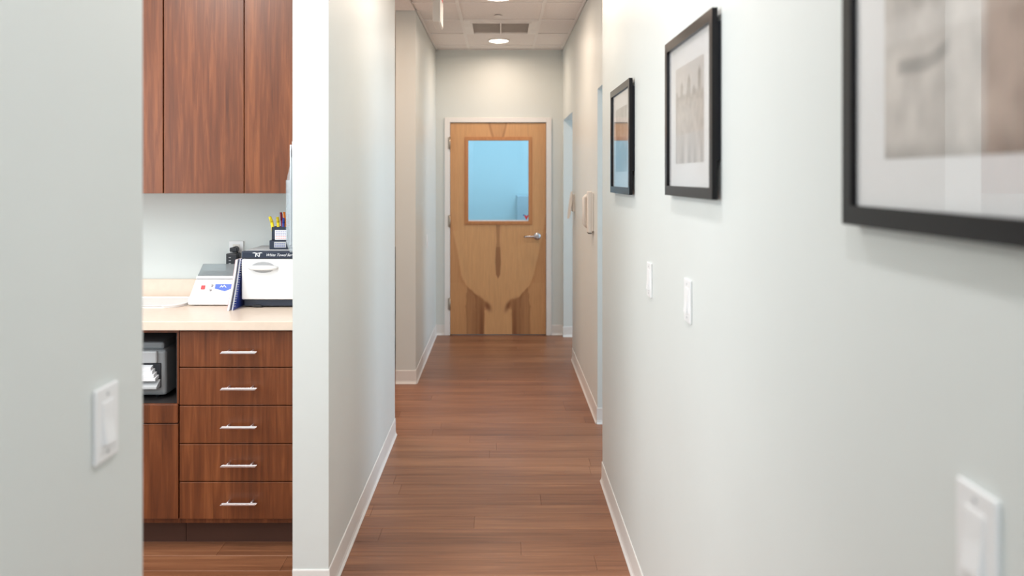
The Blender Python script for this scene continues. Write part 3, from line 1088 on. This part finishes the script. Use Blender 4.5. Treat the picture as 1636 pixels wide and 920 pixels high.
lg.prism([(-1.086, 1.1715), (-1.083, 1.1715), (-1.072, 1.158), (-1.075, 1.158)], TY - 0.01085, TY - 0.0100, 'y')
lg.build('top_emblem', M_ink, cap)

# black box and pen cup on the warmer
TZ = 1.1867
t = thing('pen_cup', 'black square pen cup with a white calendar label, on a small black box', 'pen cup', (-1.0, 3.66, TZ + 0.040))
m = MB()
cx0, cx1, cy0, cy1, cz0, cz1 = -1.032, -0.962, 3.640, 3.706, TZ + 0.0402, TZ + 0.100
for (a, b, c, d_) in ((cx0, cx1, cy0, cy0 + 0.003), (cx0, cx1, cy1 - 0.003, cy1), (cx0, cx0 + 0.003, cy0, cy1), (cx1 - 0.003, cx1, cy0, cy1)):
    m.box(a, b, c, d_, cz0, cz1)
m.box(cx0, cx1, cy0, cy1, cz0, cz0 + 0.003)
m.build('cup_body', M_navy, t)
lb = MB().box(-1.018, -0.965, cy0 - 0.001, cy0 - 0.0001, cz0 + 0.002, cz0 + 0.046).build('cup_label', M_paper, t)
ln = MB()
for i in range(5):
    for j in range(6):
        ln.box(-1.014 + j * 0.008, -1.014 + j * 0.008 + 0.0050, cy0 - 0.0016, cy0 - 0.0009, cz0 + 0.008 + i * 0.0075, cz0 + 0.0105 + i * 0.0075, 0, 1, 0 if i < 2 else 1)
ln.build('calendar_print', [M_red, M_navyprint], lb)
t = thing('small_box', 'small black box with a white label under the pen cup', 'box', (-1.0, 3.66, TZ))
MB().box(-1.041, -0.958, 3.632, 3.716, TZ, TZ + 0.040, 0.002).build('box_body', M_navy, t)
lb = MB().box(-1.019, -0.966, 3.6308, 3.6319, TZ + 0.008, TZ + 0.034).build('box_label', M_lgrey, t)
ln = MB()
for i in range(3):
    for j in range(6):
        ln.box(-1.016 + j * 0.008, -1.016 + j * 0.008 + 0.0055, 3.6303, 3.6309, TZ + 0.011 + i * 0.007, TZ + 0.0135 + i * 0.007)
ln.build('label_print', M_navyprint, lb)
pens = [('highlighter', 'yellow highlighter leaning out at the left of the pen cup', M_yellow, -1.024, 0.046, -0.022, 0.0068),
        ('highlighter', 'second yellow highlighter, just right of the leaning one in the cup', M_yellow, -1.008, 0.044, -0.006, 0.0066),
        ('marker', 'wine-red marker in the middle of the pen cup', M_wine, -0.992, 0.064, -0.010, 0.0056),
        ('marker', 'dark purple marker beside the orange pen in the cup', M_navyprint, -0.985, 0.040, 0.002, 0.0050),
        ('pen', 'orange pen at the right side of the pen cup', M_orange, -0.974, 0.066, -0.010, 0.0054),
        ('pen', 'dark wine pen at the far right of the pen cup', M_wine, -0.967, 0.056, 0.001, 0.0042)]
for i, (nm, lab, mt, px, up, lean, r) in enumerate(pens):
    yy = 3.655 + 0.012 * (i % 3)
    t = thing(nm, lab, 'pen', (px, yy, cz0 + 0.004), 'pens in the black cup')
    MB().cyl((px, yy, cz0 + 0.004), (px + lean * 0.55, yy, cz1 + up * 0.45), r, n=14).build('barrel', mt, t)
    MB().cyl((px + lean * 0.55, yy, cz1 + up * 0.45), (px + lean, yy, cz1 + up), r * 1.12, r * 0.9, n=14).build('cap', mt, t)
    MB().box(px + lean * 0.8 - 0.001, px + lean * 0.8 + 0.001, yy - r - 0.003, yy - r, cz1 + up * 0.5, cz1 + up * 0.9).build('clip', mt, t)
t = MB().tube([(-1.001, 3.690, cz0 + 0.004), (-1.002, 3.690, cz1 + 0.048), (-1.000, 3.690, cz1 + 0.060), (-0.996, 3.690, cz1 + 0.050)], 0.0011, 8).build('wire_hook', M_nickel)
tag(t, 'thin metal wire hook standing up behind the markers in the pen cup', 'wire')

# clear acrylic holder hanging on the room side of the partition
t = thing('brochure_holder', 'clear acrylic wall holder with white sheets on the edge of the partition', 'holder', (-0.76, 3.0, 1.23))
hx1 = -0.7515
m = MB()
m.prism([(hx1, 1.235), (hx1 - 0.026, 1.235), (hx1 - 0.040, 1.27), (hx1 - 0.040, 1.50), (hx1 - 0.037, 1.50), (hx1 - 0.037, 1.271), (hx1 - 0.024, 1.238), (hx1, 1.238)], 2.975, 3.235, 'y')
m.box(hx1 - 0.003, hx1, 2.975, 3.235, 1.238, 1.665)
for yy in (2.975, 3.232):
    m.prism([(hx1 - 0.003, 1.238), (hx1 - 0.024, 1.238), (hx1 - 0.037, 1.271), (hx1 - 0.037, 1.50), (hx1 - 0.003, 1.66)], yy, yy + 0.003, 'y')
m.build('holder_shell', M_acryl, t)
sh = MB()
for i in range(3):
    sh.box(hx1 - 0.012 - i * 0.008, hx1 - 0.009 - i * 0.008, 2.985, 3.225, 1.245 + 0.008 * i, 1.655 - 0.012 * i)
o = sh.build('brochure_sheets', M_paper)
tag(o, 'white sheets standing in the clear wall holder on the partition', 'paper')

# white lab machine with smoked lid
t = thing('lab_mixer', 'white bench machine with a sloped front, smoked lid, red button and blue emblem', 'lab machine', (-1.29, 3.75, CZ))
MX0, MX1 = -1.410, -1.200
# body: lofted, narrower at the top
bot = [(3.640, CZ + 0.004), (3.800, CZ + 0.004)]
lv = [  # (front y, back y, z, inset x)
    (3.640, 3.800, CZ + 0.004, 0.0), (3.637, 3.800, CZ + 0.028, 0.0), (3.645, 3.800, CZ + 0.034, 0.003),
    (3.690, 3.800, 1.043, 0.016)]
m = MB()
rings = []
for (ya, yb, z, ins) in lv:
    rings.append([m.bm.verts.new(p_) for p_ in ((MX0 + ins, ya, z), (MX1 - ins, ya, z), (MX1 - ins, yb, z), (MX0 + ins, yb, z))])
for A, B in zip(rings, rings[1:]):
    for i in range(4):
        m.bm.faces.new((A[i], A[(i + 1) % 4], B[(i + 1) % 4], B[i]))
m.bm.faces.new(rings[0][::-1])
m.bm.faces.new(rings[-1])
bmesh.ops.bevel(m.bm, geom=list(m.bm.edges), offset=0.0025, segments=2, affect='EDGES')
m.build('machine_body', M_white, t)
MB().box(MX0 + 0.018, MX1 - 0.018, 3.694, 3.798, 1.0435, 1.0465).build('lid_seam', M_grey, t)
MB().prism([(3.690, 1.047), (3.800, 1.047), (3.800, 1.072), (3.722, 1.060), (3.698, 1.058)], MX0 + 0.017, MX1 - 0.017, 'x').build('lid_base', M_white, t)
MB().prism([(3.702, 1.0585), (3.722, 1.0605), (3.794, 1.0725), (3.798, 1.104), (3.770, 1.106), (3.715, 1.066)], MX0 + 0.020, MX1 - 0.020, 'x').build('lid', M_lid, t)
for fx in (MX0 + 0.03, MX1 - 0.03):
    for fy in (3.665, 3.78):
        MB().cyl((fx, fy, CZ), (fx, fy, CZ + 0.006), 0.010).build('foot', M_black, t)


def onslope(z):
    return 3.645 + (3.690 - 3.645) * (z - (CZ + 0.034)) / (1.043 - CZ - 0.034)


def slope_poly(m, pts, th, mi=0):
    v0 = [m.bm.verts.new((x_, onslope(z_) - 0.0002, z_)) for x_, z_ in pts]
    v1 = [m.bm.verts.new((x_, onslope(z_) - 0.0002 - th, z_ + th * 0.3)) for x_, z_ in pts]
    fs = [m.bm.faces.new(v0), m.bm.faces.new(v1[::-1])]
    n = len(pts)
    for i in range(n):
        fs.append(m.bm.faces.new((v0[i], v1[i], v1[(i + 1) % n], v0[(i + 1) % n])))
    for f in fs:
        f.material_index = mi


m = MB()
slope_poly(m, [(-1.361, 1.002), (-1.344, 1.002), (-1.344, 1.018), (-1.361, 1.018)], 0.004)
m.build('red_button', M_red, t)
for (bx_, bz_) in ((-1.314, 1.018), (-1.318, 0.999)):
    MB().cyl((bx_, onslope(bz_), bz_), (bx_, onslope(bz_) - 0.008, bz_ + 0.003), 0.0055, 0.0048, n=18).build('knob', M_lgrey, t)
m = MB()
slope_poly(m, [(-1.299, 1.024), (-1.2145, 1.024), (-1.2145, 1.008), (-1.252, 0.994), (-1.299, 1.005)], 0.0008)
em = m.build('blue_emblem', M_blue, t)
m = MB()
slope_poly(m, [(-1.278, 1.010), (-1.270, 1.020), (-1.265, 1.013), (-1.258, 1.021), (-1.246, 1.010), (-1.250, 1.009), (-1.258, 1.016), (-1.265, 1.009), (-1.270, 1.015), (-1.275, 1.009)], 0.0014)
m.build('emblem_mark', M_ink, em)

# flat white tray on the left
m = MB()
pts = []
tx0, tx1, ty0, ty1, rr_ = -1.86, -1.425, 3.575, 3.835, 0.075
for (cx_, cy_, a0) in ((tx1 - rr_, ty0 + rr_, -90), (tx1 - 0.03, ty1 - 0.03, 0), (tx0 + rr_, ty1 - rr_, 90), (tx0 + rr_, ty0 + rr_, 180)):
    r_ = 0.03 if (a0 == 0) else rr_
    for i in range(9):
        th = math.radians(a0 + 90 * i / 8)
        pts.append((cx_ + r_ * math.cos(th), cy_ + r_ * math.sin(th)))
m.prism(pts, CZ, CZ + 0.008, 'z', bev=0.002, seg=2)
t = thing('flat_tray', 'flat white tray with rounded corners at the left end of the counter', 'tray', (-1.6, 3.7, CZ))
m.build('tray_plate', M_white, t)
MB().tube([(x_ * 1.0, y_, CZ + 0.010) for x_, y_ in pts] + [(pts[0][0], pts[0][1], CZ + 0.010)], 0.0035, 8).build('tray_rim', M_white, t)


# notebooks leaning against the towel warmer
def leaning(xb, xt, ya, yb, h, th, mats, name, label, nrings, skew=0.0):
    """curved booklet: bottom at xb, top at xt"""
    t = thing(name, label, 'notebook', (xb, (ya + yb) / 2, CZ), 'booklets leaning on the towel warmer')
    n = 12

    def pos(k, off):
        f = k / n
        x = xb + (xt - xb) * (1 - (1 - f) ** 1.7) + off
        return x, CZ + 0.0005 + h * f
    m = MB()
    for part, (o0, o1, mi) in enumerate(((0, 0.0012, 0), (0.0012, th - 0.0012, 1), (th - 0.0012, th, 2))):
        cols = []
        for k_ in range(n + 1):
            (xa, za), (xc, zc) = pos(k_, o0), pos(k_, o1)
            cols.append([m.bm.verts.new(p_) for p_ in ((xa, ya + skew * k_ / n, za), (xc, ya + skew * k_ / n, zc), (xc, yb, zc), (xa, yb, za))])
        for A, B in zip(cols, cols[1:]):
            for i in range(4):
                m.bm.faces.new((A[i], A[(i + 1) % 4], B[(i + 1) % 4], B[i])).material_index = mi
        m.bm.faces.new(cols[0][::-1]).material_index = mi
        m.bm.faces.new(cols[-1]).material_index = mi
    m.build('booklet', mats, t)
    if nrings:
        r = MB()
        for i in range(nrings):
            f = 0.08 + 0.88 * i / (nrings - 1)
            x, z = pos(n * f, th * 0.75)
            y_ = ya + skew * f
            pp = [(x + 0.0075 * math.cos(a_), y_ + 0.004 + 0.0065 * math.sin(a_), z) for a_ in [2 * math.pi * q / 10 for q in range(11)]]
            r.tube(pp, 0.0011, 6)
        r.build('spiral_binding', M_lgrey, t)
    return t


leaning(-1.188, -1.1780, 3.500, 3.70, 0.213, 0.009, [M_pink, M_pages, M_paper], 'booklet', 'pink and white booklet leaning on the blue spiral notebook', 0, 0.085)
leaning(-1.172, -1.1640, 3.512, 3.70, 0.215, 0.008, [M_navyprint, M_lgrey, M_navyprint], 'spiral_notebook', 'blue spiral notebook leaning against the white towel warmer', 20, 0.085)

# wall socket with adaptor
t = thing('wall_socket', 'white wall socket plate on the lab wall above the bench machine', 'socket', (-1.27, BACK, 1.14))
MB().box(-1.305, -1.236, BACK - 0.005, BACK + 0.0015, 1.088, 1.204, 0.002, 2).build('cover_plate', M_white, t)
MB().box(-1.287, -1.254, BACK - 0.0065, BACK - 0.004, 1.104, 1.188, 0.001).build('outlet_face', M_cream, t)
t = thing('power_adaptor', 'black power adaptor plugged into the lab wall socket', 'adaptor', (-1.27, 3.85, 1.1))
MB().box(-1.298, -1.246, 3.812, 3.874, 1.072, 1.150, 0.004, 2).build('adaptor_body', M_black, t)
m = MB().cyl((-1.270, BACK - 0.0068, 1.166), (-1.270, 3.838, 1.166), 0.015, 0.013, n=20)
m.box(-1.289, -1.252, 3.835, 3.858, 1.156, 1.176, 0.004, 2)
m.build('plug', M_black, t)
m = MB()
for i in range(4):
    m.box(-1.284, -1.274, 3.8112, 3.8121, 1.088 + i * 0.014, 1.091 + i * 0.014)
m.build('adaptor_print', M_lgrey, t)
cbl = MB().tube([(-1.256, 3.845, 1.160), (-1.244, 3.835, 1.14), (-1.238, 3.85, 1.10), (-1.240, 3.874, 1.07)], 0.0025, 8)
cbl.build('adaptor_cable', M_black, t)

# dark drawer unit glimpsed through the left opening
t = thing('equipment_cart', 'dark drawer cart glimpsed through the gap at the left opening', 'cart', (-1.1, 6.5, 0))
m = MB().box(-1.35, -0.855, 6.35, 6.85, 0.17, 0.92, 0.004)
m.build('cart_body', M_navy, t)
for i in range(3):
    d = MB().box(-1.34, -0.862, 6.336, 6.349, 0.19 + i * 0.24, 0.415 + i * 0.24, 0.003).build('drawer', M_black, t)
    MB().box(-1.2, -0.87, 6.318, 6.336, 0.385 + i * 0.24, 0.398 + i * 0.24, 0.002).build('handle', M_chrome, d)
for fx in (-1.31, -0.895):
    for fy in (6.39, 6.81):
        c = MB().cyl((fx - 0.012, fy, 0.0352), (fx + 0.012, fy, 0.0352), 0.035, n=20)
        c.box(fx - 0.018, fx + 0.018, fy - 0.012, fy + 0.012, 0.05, 0.171)
        c.build('caster', M_black, t)
t = MB().lathe((-0.93, 6.5, 0.9205), [(0.0, 0.0), (0.045, 0.0), (0.05, 0.01), (0.05, 0.08), (0.042, 0.088), (0.0, 0.088)], 28).build('white_canister', M_white)
tag(t, 'white canister on top of the dark cart in the left opening', 'canister')
